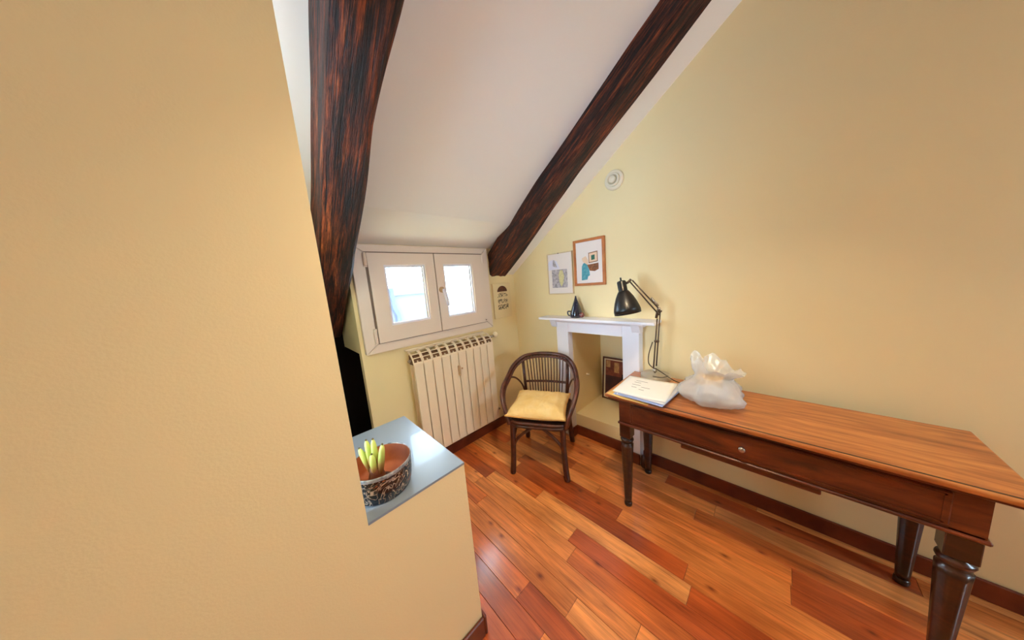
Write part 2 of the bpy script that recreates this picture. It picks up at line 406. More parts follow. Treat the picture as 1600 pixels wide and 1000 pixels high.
bm = B()   # tall partition at the left
prism(bm, [(XLEFT-T, 0), (0.129, 0), (0.129, 2.75), (XLEFT-T, 2.75)], 1, 0.831, 0.881)
for (y0, y1, z0, z1) in ((0.881, 0.91, 0, 2.75), (1.42, 1.45, 0, 2.75), (0.91, 1.42, 0, 0.85), (0.91, 1.42, 2.26, 2.75)):
    box(bm, -0.55, -0.5, y0, y1, z0, z1)        # side wall of the bay behind the partition, with a tall window added for cool light
struct(obj('wall_partition', bm, 'cream_paint'))
bm = B()   # room behind the camera, with a window opening added for fill light
for (x0, x1, z0, z1) in ((XLEFT-T, 0.85, 0, 3.0), (1.55, XB+T, 0, 3.0), (0.85, 1.55, 0, 1.25), (0.85, 1.55, 1.95, 3.0)):
    box(bm, x0, x1, YREAR-T, YREAR, z0, z1)
struct(obj('wall_rear', bm, 'cream_paint'))
bm = B()
box(bm, XLEFT-T, XLEFT, YREAR-T, 0.9, 0, 4.2)
struct(obj('wall_left', bm, 'cream_paint'))

YK = 1.65; zk = zs(YK, UP)
bm = B()
# main field (between and left of the beams) up to the ridge
prism(bm, [(YK, zk), (YRIDGE, zs(YRIDGE, UP)), (YREAR-T, zrear+UP), (YREAR-T, zrear+UP+0.2), (YRIDGE, zs(YRIDGE, UP)+0.2), (YK, zk+0.2)], 0, XLEFT-T, 1.76)
# flatter field over the window
prism(bm, [(YK, zk), (YA+0.25, 1.845-0.09), (YA+0.25, 2.2), (YK, zk+0.2)], 0, 0.40, 1.76)
# left bay keeps its slope down to the eaves
prism(bm, [(YK, zk), (3.1, zs(3.1, UP)), (3.1, zs(3.1, UP)+0.2), (YK, zk+0.2)], 0, XLEFT-T, 0.42)
# lower field beside the fireplace wall
prism(bm, [(YA+0.06, zs(YA+0.06)), (YRIDGE, zr), (YREAR-T, zrear), (YREAR-T, zrear+0.36), (YRIDGE, zr+0.36), (YA+0.06, zs(YA+0.06)+0.36)], 0, 1.74, XB+T)
struct(obj('ceiling', bm, 'ceiling_paint'))

# half wall with the white top
hw = thing('half_wall', (0.2, 1.1, 0), 'low cream half wall with a glossy white top in the left foreground', 'half wall')
obj('body', box(B(), -0.5, 0.473, 0.8325, 1.418, 0, 0.812), 'cream_paint', hw)
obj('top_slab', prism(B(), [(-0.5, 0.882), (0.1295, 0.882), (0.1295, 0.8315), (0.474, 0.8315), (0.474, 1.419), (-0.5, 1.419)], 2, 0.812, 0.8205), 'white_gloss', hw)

# baseboards
def bboard(name, boxes):
    bm = B()
    for b in boxes: box(bm, *b, 0.004)
    struct(obj(name, bm, 'baseboard_wood'))
bh = 0.092
bboard('baseboard_right', [(XB-0.015, XB, YREAR, 0.70, 0, bh), (XB-0.015, XB+0.001, 0.83, 1.31, 0, bh), (XB-0.015, XB, 1.44, YA, 0, bh),
                           (1.925, 1.938, 0.70, 0.822, 0, bh), (1.94, XB-0.016, 1.297, 1.3125, 0, bh)])
bboard('baseboard_window', [(0.455, XB-0.016, YA-0.015, YA, 0, bh)])
bboard('baseboard_half_wall', [(0.4745, 0.488, 0.818, 1.42, 0, bh), (-0.5, 0.474, 0.818, 0.831, 0, bh)])

# ------------------------------------------------------------------ ceiling beams (hewn timber along the slope)
def beam(name, xl, xr, zb, zt, s0, s1, label, seed):
    """local frame: x, s down the slope, z out of the slope"""
    bm = B(); N = 90; rings = []
    for i in range(N+1):
        s = s0+(s1-s0)*i/N
        l, r, b = xl(s), xr(s), zb(s); t = zt; c = 0.018
        pts = []
        def run(p, q, n):
            for k in range(n): pts.append((p[0]+(q[0]-p[0])*k/n, p[1]+(q[1]-p[1])*k/n))
        run((l+c, b), (r-c, b), 6); run((r-c, b), (r, b+c), 2); run((r, b+c), (r, t), 5); run((r, t), (l, t), 2); run((l, t), (l, b+c), 5); run((l, b+c), (l+c, b), 2)
        ring = []
        for (x, z) in pts:
            n1 = noise.noise(Vector((x*7+seed, s*1.3, z*7)))*0.016+noise.noise(Vector((x*26+seed, s*4, z*26)))*0.006+noise.noise(Vector((x*60, s*2.2+seed, z*60)))*0.004
            cx, cz = (l+r)/2, (b+t)/2; d = Vector((x-cx, z-cz)); d.normalize()
            if z > t-0.01: n1 = 0
            ring.append(bm.verts.new((x+d.x*n1, s, z+d.y*n1)))
        rings.append(ring)
    n = len(rings[0])
    for a, b_ in zip(rings, rings[1:]):
        for k in range(n): bm.faces.new((a[k], a[(k+1) % n], b_[(k+1) % n], b_[k]))
    bm.faces.new(rings[0][::-1]); bm.faces.new(rings[-1])
    o = obj(name, bm, 'beam_wood', smooth=True)
    o.location = (0, 2.013, 1.592); o.rotation_euler = (-SLA, 0, 0)
    return tag(o, label, 'beam', 'ceiling beams')
def lerp(tab):
    def f(s):
        for (a, va), (b, vb) in zip(tab, tab[1:]):
            if s <= b: return va+(vb-va)*max(0, (s-a))/(b-a)
        return tab[-1][1]
    return f
ca = math.cos(SLA)
sy = lambda y: (y-2.013)/ca
beam('ceiling_beam', lerp([(sy(-1.0), 1.63), (sy(0.45), 1.63), (sy(1.2), 1.605), (sy(1.6), 1.645), (sy(2.05), 1.69)]),
     lerp([(sy(-1.0), 1.80), (sy(0.6), 1.80), (sy(1.23), 1.845), (sy(2.0), 1.905)]), lambda s: -0.008, 0.17, sy(-1.0), sy(2.03),
     'dark hewn ceiling beam running down beside the pictures to the window corner', 3.1)
beam('ceiling_beam', lambda s: 0.262, lerp([(sy(-1), 0.452), (sy(0.75), 0.446), (sy(1.15), 0.412), (sy(1.8), 0.434), (sy(2.6), 0.440)]), lambda s: -0.096, 0.17, sy(-1.0), sy(2.5),
     'broad dark hewn ceiling beam at the upper left, ending left of the window', 9.7)

# ------------------------------------------------------------------ window
win = sroot('window_1', (1.07, YA, 1.08))
yc = 1.988
def mitred(bm, x0, x1, z0, z1, wl, wr, wb, wt, y0, y1):
    o = [(x0, z0), (x1, z0), (x1, z1), (x0, z1)]; i = [(x0+wl, z0+wb), (x1-wr, z0+wb), (x1-wr, z1-wt), (x0+wl, z1-wt)]
    return [[o[k], o[(k+1) % 4], i[(k+1) % 4], i[k]] for k in range(4)]
def frame4(name, m, parent, x0, x1, z0, z1, ws, y0, y1, gap=0.0007, bev=0.003):
    for q in mitred(None, x0, x1, z0, z1, *ws, y0, y1):
        cx = sum(p[0] for p in q)/4; cz = sum(p[1] for p in q)/4
        qq = [(p[0]+(cx-p[0])*gap*3, p[1]+(cz-p[1])*gap*3) for p in q]
        bm = B(); prism(bm, qq, 1, y0, y1)
        bmesh.ops.bevel(bm, geom=list(bm.edges), offset=bev, segments=1, affect='EDGES')
        obj(name, bm, m, parent)
frame4('casing_board', 'window_plastic', win, 0.478, 1.64, 1.077, 1.842, (0.085, 0.072, 0.066, 0.055), yc, YA+0.01, 0.001)
# fixed frame behind the sashes
bm = B()
for b in ((0.556, 1.576, 1.12, 1.165), (0.556, 1.576, 1.765, 1.80), (0.556, 0.60, 1.16, 1.77), (1.535, 1.576, 1.16, 1.77)): box(bm, b[0], b[1], 2.005, 2.07, b[2], b[3])
obj('outer_frame', bm, 'window_plastic', win)
bm = B(); box(bm, 0.560, 1.57, 1.984, 2.0, 1.782, 1.792); box(bm, 0.558, 0.570, 1.984, 2.0, 1.14, 1.79); box(bm, 1.565, 1.571, 1.984, 2.0, 1.14, 1.79); box(bm, 1.062, 1.074, 1.982, 2.0, 1.145, 1.785); box(bm, 0.56, 1.57, 1.984, 2.0, 1.141, 1.148)  # seals, top and left strips widened to draw the gap shadows
obj('gasket', bm, 'gasket', win)
ys0 = 1.972
for (x0, x1, g) in ((0.571, 1.064, (0.672, 0.985, 1.26, 1.70)), (1.072, 1.564, (1.145, 1.442, 1.25, 1.70))):
    zb, zt = 1.147, 1.783
    sash = B()
    for q in mitred(None, x0, x1, zb, zt, g[0]-x0, x1-g[1], g[2]-zb, zt-g[3], 0, 0): prism(sash, q, 1, ys0, 2.03)
    bmesh.ops.remove_doubles(sash, verts=sash.verts, dist=1e-5)
    so = obj('sash', sash, 'window_plastic', win)
    bd = B()
    for q in mitred(None, g[0]-0.001, g[1]+0.001, g[2]-0.001, g[3]+0.001, 0.016, 0.016, 0.016, 0.016, 0, 0): prism(bd, q, 1, 1.984, 2.012)
    obj('glazing_bead', bd, 'bead_plastic', so)
    gk = B()
    for q in mitred(None, g[0]+0.013, g[1]-0.013, g[2]+0.013, g[3]-0.013, 0.005, 0.005, 0.005, 0.005, 0, 0): prism(gk, q, 1, 1.996, 2.010)
    obj('pane_gasket', gk, 'gasket', so)
    obj('pane', box(B(), g[0]+0.01, g[1]-0.01, 2.008, 2.014, g[2]+0.01, g[3]-0.01), 'pane_glass', so)
# handle on the meeting stile of the right sash
h = obj('handle', lathe(B(), [(0.024, 0), (0.024, 0.010), (0.016, 0.016), (0.013, 0.036), (0.0005, 0.037)], 0, 0, 16, (0, -1, 0), (1.105, ys0, 1.49), True, False), 'meter_plastic', win, True)
bm = B(); tube(bm, catmull([(1.105, ys0-0.03, 1.495), (1.112, ys0-0.036, 1.46), (1.128, ys0-0.036, 1.40), (1.134, ys0-0.034, 1.355)], 4), lambda t: 0.014-0.003*t, 8)
obj('lever', bm, 'bead_plastic', h, True)
for (x, z0, z1) in ((0.558, 1.695, 1.785), (0.553, 1.15, 1.255), (1.566, 1.70, 1.785)):
    hb = B(); lathe(hb, [(0.0105, z0), (0.012, z0+0.004), (0.012, z1-0.004), (0.0105, z1)], x, 1.979, 10)
    box(hb, x-0.012, x+0.012, 1.978, 1.99, z0-0.008, z0-0.002); obj('hinge', hb, 'window_plastic', win, False)
obj('drain_cap', lathe(B(), [(0.006, 0), (0.006, 0.004), (0.003, 0.006)], 0, 0, 10, (0, -1, 0), (1.545, ys0, 1.165)), 'gasket', win)

# plain frame of the added, unseen tall window in the bay behind the partition
w2 = sroot('added_bay_window', (-0.52, 1.165, 0.85))
frame_b = B()
for b in ((0.91, 1.42, 0.85, 0.88), (0.91, 1.42, 2.23, 2.26), (0.91, 0.935, 0.88, 2.23), (1.395, 1.42, 0.88, 2.23)): box(frame_b, -0.545, -0.505, b[0], b[1], b[2], b[3])
obj('frame', frame_b, 'window_plastic', w2)
obj('pane', box(B(), -0.528, -0.522, 0.935, 1.395, 0.88, 2.23), 'pane_glass', w2)
# outside
ext = thing('neighbour_building', (-0.5, 7, -3), 'pale blue grey building outside seen through the left pane', 'building')
obj('wall', box(B(), -6.0, 3.55, 7.0, 9.0, -3, 1.42), 'exterior_wall', ext)
obj('parapet', box(B(), -6.0, 3.60, 6.92, 9.0, 1.42, 1.62), 'exterior_roof', ext)
bm = B(); tube(bm, [(2.55, 6.93, -3), (2.55, 6.93, 0.9), (2.47, 6.93, 1.1), (2.45, 6.93, 1.6)], 0.06, 8); obj('drainpipe', bm, 'exterior_pipe', ext)
bm = B(); prism(bm, [(2.7, -3), (5.6, -3), (5.6, 1.35), (3.9, 1.35)], 1, 6.5, 6.9); obj('gable', bm, 'exterior_roof', ext)

# ------------------------------------------------------------------ radiator
rad = thing('radiator', (1.15, 1.96, 0.0), 'cream enamel sectional radiator on the wall below the window', 'radiator')
RX0, RW, NR = 0.757, 0.0785, 10
yf = 1.90; zb, zt = 0.176, 0.948
def section_mesh():
    bm = B(); g = 0.0026
    # flat front plate
    box(bm, g, RW-g, yf, yf+0.008, zb, zt, 0.003)
    # web and water channel
    box(bm, RW/2-0.004, RW/2+0.004, yf+0.008, yf+0.085, zb+0.01, zt+0.02)
    lathe(bm, [(0.016, zb+0.01), (0.016, zt)], RW/2, yf+0.05, 10)
    box(bm, 0.008, RW-0.008, yf+0.03, yf+0.034, zb+0.03, zt-0.02)
    box(bm, 0.006, RW-0.006, yf+0.082, yf+0.087, zb+0.02, zt+0.05)
    return bm
def grille_mesh():
    bm = B(); g = 0.001
    # curved outlet: side rib plus cross bars, open slots between
    prof = [(yf, zt-0.004), (yf+0.012, zt+0.03), (yf+0.035, zt+0.062), (yf+0.066, zt+0.082), (yf+0.09, zt+0.088)]
    inner = [(y+0.003, z-0.012) for y, z in prof]
    prism(bm, prof+inner[::-1], 0, g, 0.010); prism(bm, prof+inner[::-1], 0, RW-0.010, RW-g)
    for (y, z, tk) in ((yf+0.004, zt+0.004, 0.010), (yf+0.018, zt+0.040, 0.006), (yf+0.042, zt+0.066, 0.007), (yf+0.088, zt+0.086, 0.009)):
        box(bm, 0.008, RW-0.008, y, y+0.008, z-tk/2, z+tk/2)
    return bm
sec_me = None
for k in range(NR):
    if k == 0:
        so = obj('section', section_mesh(), 'radiator_enamel', rad, origin=(0, 0, 0)); sec_me = so.data
        go = obj('outlet_grille', grille_mesh(), 'radiator_enamel', so, origin=(0, 0, 0)); gr_me = go.data
        bk = obj('slot_shade_sheet', prism(B(), [(yf+0.010, zt-0.002), (yf+0.026, zt+0.026), (yf+0.05, zt+0.046), (yf+0.085, zt+0.06), (yf+0.085, zt-0.01), (yf+0.010, zt-0.01)], 0, 0.004, RW-0.004), 'slot_shade', so, origin=(0, 0, 0)); slot_shade_me = bk.data  # dark sheet put behind the open slots as their shade
    else:
        so = bpy.data.objects.new('section', sec_me); link(so, rad)
        go = bpy.data.objects.new('outlet_grille', gr_me); link(go, so)
        bk = bpy.data.objects.new('slot_shade_sheet', slot_shade_me); link(bk, so)
    so.location = Vector((RX0+RW*k, 0, 0))-ORG[rad.name]
obj('back_rail', box(B(), RX0-0.012, RX0+RW*NR-0.02, yf+0.092, YA, zt+0.092, zt+0.104, 0.003), 'radiator_enamel', rad)
obj('bracket', box(B(), RX0+0.2, RX0+0.22, yf+0.08, YA, 0.8, 0.84), 'radiator_enamel', rad)
obj('bracket', box(B(), RX0+0.56, RX0+0.58, yf+0.08, YA, 0.8, 0.84), 'radiator_enamel', rad)
bm = B(); tube(bm, [(RX0+RW*NR, yf+0.05, zt+0.045), (RX0+RW*NR+0.056, yf+0.05, zt+0.05)], 0.012, 10)
v = obj('valve', bm, 'chrome', rad, True)
obj('valve_knob', ball(B(), (RX0+RW*NR+0.078, yf+0.05, zt+0.056), 0.028, 1, 1, 1, 14, 10), 'fixture_white', v, True)
bm = B(); tube(bm, [(RX0+RW*NR, yf+0.05, zb+0.06), (RX0+RW*NR+0.045, yf+0.05, zb+0.06), (RX0+RW*NR+0.05, YA, zb+0.06)], 0.010, 10); obj('lower_valve', bm, 'chrome', rad, True)
obj('bleed_plug', lathe(B(), [(0.014, 0), (0.014, 0.012), (0.008, 0.016), (0.008, 0.022)], 0, 0, 10, (-1, 0, 0), (RX0, yf+0.05, zt+0.02)), 'chrome', rad)
mt = obj('heat_meter', box(B(), 1.128, 1.148, yf-0.02, yf, 0.745, 0.835, 0.004), 'meter_plastic', rad)
obj('seal', lathe(B(), [(0.008, 0), (0.008, 0.006), (0.004, 0.009)], 0, 0, 10, (0, -1, 0), (1.172, yf, 0.80)), 'meter_plastic', mt)

# ------------------------------------------------------------------ fireplace surround
fp = thing('fireplace_surround', (1.97, 1.07, 0), 'white painted fireplace surround with mantel shelf around an open niche', 'fireplace')
XF = 1.94
obj('jamb', box(B(), XF, XB, 1.314, 1.437, 0, 1.115, 0.003), 'mantel_paint', fp)
obj('jamb', box(B(), XF, XB, 0.70, 0.825, 0, 1.115, 0.003), 'mantel_paint', fp)
bm = B(); prism(bm, [(0.825, 1.025), (0.829, 1.022), (1.31, 1.022), (1.314, 1.025), (1.314, 1.115), (0.825, 1.115)], 0, XF, XB); obj('lintel', bm, 'mantel_paint', fp)
bm = B(); prism(bm, [(XF-0.006, 1.108), (XB, 1.108), (XB, 1.134), (XF-0.04, 1.134), (XF-0.03, 1.120)], 1, 0.665, 1.47); obj('moulding', bm, 'mantel_paint', fp)
obj('mantel_shelf', box(B(), 1.862, XB, 0.572, 1.582, 1.134, 1.156, 0.006, 2), 'mantel_paint', fp)
for y in (0.72, 1.455):
    bm = B(); prism(bm, [(XF, 1.06), (XF-0.012, 1.075), (XF-0.03, 1.115), (XF-0.036, 1.134), (XF+0.05, 1.134), (XF+0.05, 1.06)], 1, y-0.03, y+0.03); obj('bracket', bm, 'mantel_paint', fp)
# dark round block by the jamb
tag(obj('door_stop', lathe(B(), [(0.026, 0), (0.032, 0.012), (0.034, 0.05), (0.028, 0.088), (0.012, 0.102), (0.001, 0.104)], 1.938, 0.664, 18), 'stone_knob', None, True, origin=(1.938, 0.664, 0)),
    'dark rounded door stop on the floor beside the right fireplace jamb', 'door stop')

# ------------------------------------------------------------------ pictures
def rect(bm, x, y0, y1, z0, z1, t): return box(bm, x-t, x, y0, y1, z0, z1)
def poly_x(pts, x, t=0.0006):   # pts (y,z) on the fireplace wall side, facing -x
    return prism(B(), pts, 0, x-t, x)
def wall_picture(name, label, y0, y1, z0, z1, fw, fm, depth, matm):
    p = thing(name, (XB, (y0+y1)/2, z0), label, 'picture', 'pictures on the fireplace wall')
    bm = B()
    for b in ((y0, y1, z0, z0+fw), (y0, y1, z1-fw, z1), (y0, y0+fw, z0+fw, z1-fw), (y1-fw, y1, z0+fw, z1-fw)): box(bm, XB-depth, XB, *b, 0.0015)
    obj('frame', bm, fm, p)
    obj('mat_board', box(B(), XB-depth*0.55, XB-0.001, y0+fw*0.8, y1-fw*0.8, z0+fw*0.8, z1-fw*0.8), matm, p)
    return p, XB-depth*0.55
def P2(y1, y0, z1, z0): return lambda u, v: (y1+(y0-y1)*u, z1+(z0-z1)*v)    # u to the right in view, v down
# oak framed picture
y1, y0, z1, z0 = 1.253, 0.972, 1.806, 1.424
pic, xs = wall_picture('wall_picture', 'oak framed abstract print with a teal shape, above the mantel', y0, y1, z0, z1, 0.021, 'frame_oak', 0.022, 'mat_board')
q = P2(y1, y0, z1, z0)
def art(pts, m, name, x, par, t=0.0006): return obj(name, poly_x([q(*p) for p in pts], x, t), m, par)
art([(0.26, .58), (0.30, .52), (.36, .50), (.44, .55), (.50, .66), (.52, .78), (.46, .80), (.43, .87), (.24, .88)], 'teal_ink', 'teal_shape', xs, pic)
art([(0.27, .40), (0.40, .36), (.47, .45), (.47, .56), (.30, .48)], 'peach_ink', 'peach_wash', xs, pic)
art([(0.49, .30), (.78, .28), (.78, .50), (.49, .52)], 'brown_ink', 'square_outline', xs, pic)
art([(0.51, .315), (.76, .30), (.76, .485), (.51, .50)], 'peach_ink', 'square_field', xs-0.0007, pic)
art([(0.58, .36), (.69, .35), (.69, .45), (.58, .46)], 'green_ink', 'green_patch', xs-0.0014, pic)
art([(0.44, .55), (.80, .53), (.80, .66), (.68, .70), (.52, .68)], 'brown_ink', 'brown_patch', xs-0.0003, pic)
# pale framed picture
y1, y0, z1, z0 = 1.545, 1.270, 1.733, 1.358
pic, xs = wall_picture('wall_picture', 'pale thin-framed grey print with a yellow figure, left of the oak frame', y0, y1, z0, z1, 0.008, 'frame_pale', 0.018, 'mat_board')
q = P2(y1, y0, z1, z0)
art([(.04, .40), (.04, .22), (.12, .16), (.26, .15), (.38, .20), (.46, .32), (.50, .38)], 'lilac_ink', 'white_arch', xs, pic)
art([(.22, .30), (.24, .16), (.30, .16), (.40, .34), (.30, .33)], 'grey_ink', 'grey_wedge', xs-0.0007, pic)
art([(.17, .40), (.78, .40), (.78, .84), (.17, .84)], 'grey_ink', 'grey_block', xs, pic)
art([(.44, .52), (.50, .42), (.60, .42), (.66, .56), (.62, .72), (.54, .82), (.46, .70)], 'yellow_ink', 'yellow_figure', xs-0.0007, pic)
obj('hanging_pin', lathe(B(), [(0.004, 0), (0.004, 0.01), (0.001, 0.012)], 0, 0, 8, (-1, 0, 0), (XB-0.018, 1.41, 1.727)), 'gasket', pic)
# small printed board on the window wall
ab = thing('art_panel', (1.81, YA, 1.145), 'cream printed panel with a brown dome, between window and corner', 'art panel')
obj('board', box(B(), 1.692, 1.935, 2.006, YA, 1.145, 1.503, 0.002), 'art_board', ab)
f = lambda u, v: (1.692+0.243*u, 1.503-0.358*v)
bm = B(); prism(bm, [f(0.23, .24)]+[f(0.51-0.28*math.cos(a), .24-.165*math.sin(a)) for a in [PI*k/12 for k in range(1, 12)]]+[f(0.79, .24)], 1, 2.0052, 2.0062); obj('dome_print', bm, 'art_brown', ab)
ra = random.Random(5)
for (v0, v1, dens) in ((0.27, 0.40, 0.55), (0.44, 0.57, 0.68), (0.61, 0.75, 0.85)):
    bm = B(); nx, nz = 15, 7
    for i in range(nx):
        for k in range(nz):
            if ra.random() < dens*0.72:
                u0, u1 = 0.22+0.58*i/nx, 0.22+0.58*(i+ra.uniform(.7, 1.2))/nx; a, b_ = v0+(v1-v0)*k/nz, v0+(v1-v0)*(k+ra.uniform(.6, 1.1))/nz
                A_ = f(u0, a); B2 = f(u1, b_); box(bm, A_[0], B2[0], 2.0054, 2.0062, B2[1], A_[1])
    obj('print_row', bm, 'art_dark', ab)['kind'] = 'stuff'
# painting leaning in the niche
pt = thing('framed_painting', (2.47, 1.0, 0.205), 'brown framed painting leaning against the back of the fireplace niche', 'picture')
def lean(co):    # co: x' = depth out of the face, y, h along the face
    a = math.radians(6.0); return Vector((2.475+co.z*math.sin(a)-co.x*math.cos(a), co.y, 0.207+co.z*math.cos(a)+co.x*math.sin(a)))
PY1, PY0, PH = 1.272, 0.86, 0.445
for nm, m, fw, off, dp in (('frame', 'frame_brown', 0.016, 0.0, 0.018), ('slip', 'frame_cream', 0.014, 0.014, 0.014)):
    bm = B(); a0, a1, h0, h1 = PY0+off, PY1-off, off, PH-off
    for b in ((a0, a1, h0, h0+fw), (a0, a1, h1-fw, h1), (a0, a0+fw, h0+fw, h1-fw), (a1-fw, a1, h0+fw, h1-fw)): box(bm, 0, dp, b[0], b[1], b[2], b[3])
    obj(nm, bm, m, pt, xf=lean)
obj('canvas', box(B(), 0, 0.006, PY0+0.02, PY1-0.02, 0.02, PH-0.02), 'painting_dark', pt, xf=lean)
def dab(nm, m, u0, u1, v0, v1, k): 
    a = lambda u: PY1-0.028-(PY1-PY0-0.056)*u; hh = lambda v: PH-0.028-(PH-0.056)*v
    obj(nm, box(B(), 0.0062+k*0.0004, 0.0066+k*0.0004, a(u1), a(u0), hh(v1), hh(v0)), m, pt, xf=lean)
dab('red_field', 'painting_red', 0, 1, 0, .42, 0)
for u0, u1, v0, v1, m in ((.02, .14, .02, .20, 'painting_ochre'), (.26, .40, .05, .32, 'painting_ochre'), (.50, .62, .10, .24, 'painting_ochre'), (.50, .60, .27, .33, 'painting_ochre'), (.48, .62, .34, .56, 'painting_black'), (.66, .9, .06, .6, 'painting_red')):
    dab('paint_patch', m, u0, u1, v0, v1, 1)

# round fixture high on the wall
fx = thing('wall_fixture', (XB, 0.888, 2.11), 'round white ridged fixture high on the cream wall under the slope', 'wall fixture')
o_ = (XB, 0.888, 2.185)
obj('plate', lathe(B(), [(0.070, 0), (0.070, 0.012), (0.062, 0.022), (0.052, 0.024), (0.046, 0.018)], 0, 0, 28, (-1, 0, 0), o_), 'fixture_white', fx, True)
obj('ring', lathe(B(), [(0.046, 0.016), (0.047, 0.034), (0.040, 0.040), (0.033, 0.034), (0.032, 0.02)], 0, 0, 28, (-1, 0, 0), o_), 'fixture_white', fx, True)
obj('boss', lathe(B(), [(0.024, 0.016), (0.025, 0.044), (0.020, 0.050), (0.001, 0.052)], 0, 0, 24, (-1, 0, 0), o_), 'fixture_white', fx, True)
# little white hook on the niche side
hk = obj('wall_hook', lathe(B(), [(0.013, 0), (0.012, 0.006), (0.005, 0.012), (0.004, 0.02), (0.008, 0.024), (0.001, 0.028)], 0, 0, 12, (0, -1, 0), (2.24, 1.314, 0.53)), 'fixture_white', None, True, origin=(2.24, 1.314, 0.53))
tag(hk, 'tiny white hook on the inner side of the fireplace niche', 'hook')

# ------------------------------------------------------------------ vase on the mantel
VX, VY, VZ = 1.955, 1.225, 1.156
vs = thing('cone_vase', (VX, VY, VZ), 'dark blue glazed cone ornament standing on the mantel shelf', 'ornament')
obj('body', lathe(B(), [(0.050, VZ), (0.056, VZ+0.012), (0.054, VZ+0.035), (0.042, VZ+0.07), (0.027, VZ+0.115), (0.013, VZ+0.155), (0.007, VZ+0.175), (0.006, VZ+0.186), (0.001, VZ+0.187)], VX, VY, 24), 'vase_glaze', vs, True)
obj('side_knob', ball(B(), (VX-0.012, VY-0.058, VZ+0.0245), 0.024, 1, 1.1, 1), 'vase_red', vs, True)
bm = B(); tube(bm, catmull([(VX-0.01, VY+0.045, VZ+0.012), (VX-0.012, VY+0.075, VZ+0.02), (VX-0.012, VY+0.078, VZ+0.05), (VX-0.005, VY+0.05, VZ+0.05)], 5), 0.006, 8); obj('loop_handle', bm, 'vase_glaze', vs, True)

# ------------------------------------------------------------------ rattan armchair
CC = Vector((1.557, 1.35, 0)); CA = Vector((0.475, -0.880, 0)).normalized(); CB = Vector((0.880, 0.475, 0)).normalized()
def cx(p): return CC+CA*p[0]+CB*p[1]+Vector((0, 0, p[2]))
def cxf(co): return cx((co.x, co.y, co.z))
ch = thing('rattan_armchair', tuple(CC), 'dark brown rattan armchair with curved hoop arms in the corner', 'chair')
half = [(-.218, -.232, .405), (-.243, -.222, .49), (-.283, -.172, .585), (-.302, -.085, .645), (-.298, .03, .685), (-.268, .15, .76), (-.195, .238, .812), (-.095, .268, .83)]
hoop = half+[(0, .275, .834)]+[(-x, y, z) for x, y, z in half[::-1]]
obj('arm_hoop', tube(B(), catmull(hoop, 6), 0.0165, 10), 'rattan', ch, True, cxf)
inner = [(x*0.945, y*0.95-0.004, z-0.024) for x, y, z in hoop[1:-1]]
obj('inner_hoop', tube(B(), catmull(inner, 6), 0.011, 8), 'rattan', ch, True, cxf)
for s in (-1, 1):
    obj('back_post', tube(B(), [(s*.205, .243, .80), (s*.197, .235, .6), (s*.185, .215, .425)], 0.014, 8), 'rattan', ch, True, cxf)
    obj('arm_loop', tube(B(), catmull([(s*.293, -.03, .655), (s*.283, .05, .675), (s*.25, .13, .645), (s*.215, .195, .56), (s*.19, .214, .455)], 5), 0.008, 8), 'rattan', ch, True, cxf)
obj('back_rail', tube(B(), catmull([(-.2, .236, .573), (-.1, .252, .573), (0, .258, .573), (.1, .252, .573), (.2, .236, .573)], 4), 0.011, 8), 'rattan', ch, True, cxf)
for k in range(13):
    t = -1+2*k/12
    obj('back_slat', tube(B(), catmull([(t*.168, .272-.026*t*t, .818-.006*abs(t)), (t*.158, .262-.02*t*t, .66), (t*.150, .25-.018*t*t, .56), (t*.140, .218, .425)], 3), 0.0048, 6), 'rattan', ch, True, cxf)
def rrect(hw, v0, v1, r, z, n=5):
    out = []
    for (cx_, cy_, a0) in ((hw-r, v1-r, 0), (-hw+r, v1-r, 90), (-hw+r, v0+r, 180), (hw-r, v0+r, 270)):
        for k in range(n+1):
            a = math.radians(a0+90*k/n); out.append((cx_+r*math.cos(a), cy_+r*math.sin(a), z))
    return out
for z, r in ((.428, .014), (.402, .013)):
    obj('seat_rim', tube(B(), rrect(.232, -.245, .225, .09, z), r, 8, True), 'rattan', ch, True, cxf)
bm = B(); prism(bm, [(p[0], p[1]) for p in rrect(.228, -.24, .22, .09, 0)], 2, .416, .430); obj('woven_seat', bm, 'rattan_weave', ch, False, cxf)
bm = B(); prism(bm, [(p[0], p[1]) for p in rrect(.19, -.20, .18, .09, 0)], 2, .382, .404); obj('seat_apron', bm, 'rattan_weave', ch, False, cxf)
for s in (-1, 1):
    lr = lambda t: 0.0205+0.004*max(0, t-0.4)
    obj('leg', tube(B(), catmull([(s*.196, -.215, .415), (s*.196, -.232, .28), (s*.203, -.242, .12), (s*.214, -.25, 0)], 4), lr, 10), 'rattan', ch, True, cxf)
    obj('leg', tube(B(), catmull([(s*.188, .20, .415), (s*.194, .214, .28), (s*.203, .232, .12), (s*.214, .25, 0)], 4), lr, 10), 'rattan', ch, True, cxf)
    obj('side_brace', tube(B(), catmull([(s*.200, -.235, .22), (s*.195, -.17, .31), (s*.185, -.06, .375), (s*.182, .0, .388), (s*.185, .06, .375), (s*.195, .15, .31), (s*.198, .215, .22)], 5), 0.011, 8), 'rattan', ch, True, cxf)
for v_ in (-1, 1):
    yy = lambda a: v_*a
    obj('arch_brace', tube(B(), catmull([(-.200, yy(.236), .20), (-.17, yy(.232), .275), (-.09, yy(.222), .35), (0, yy(.21), .392), (.09, yy(.222), .35), (.17, yy(.232), .275), (.200, yy(.236), .20)], 5), 0.012, 8), 'rattan', ch, True, cxf)
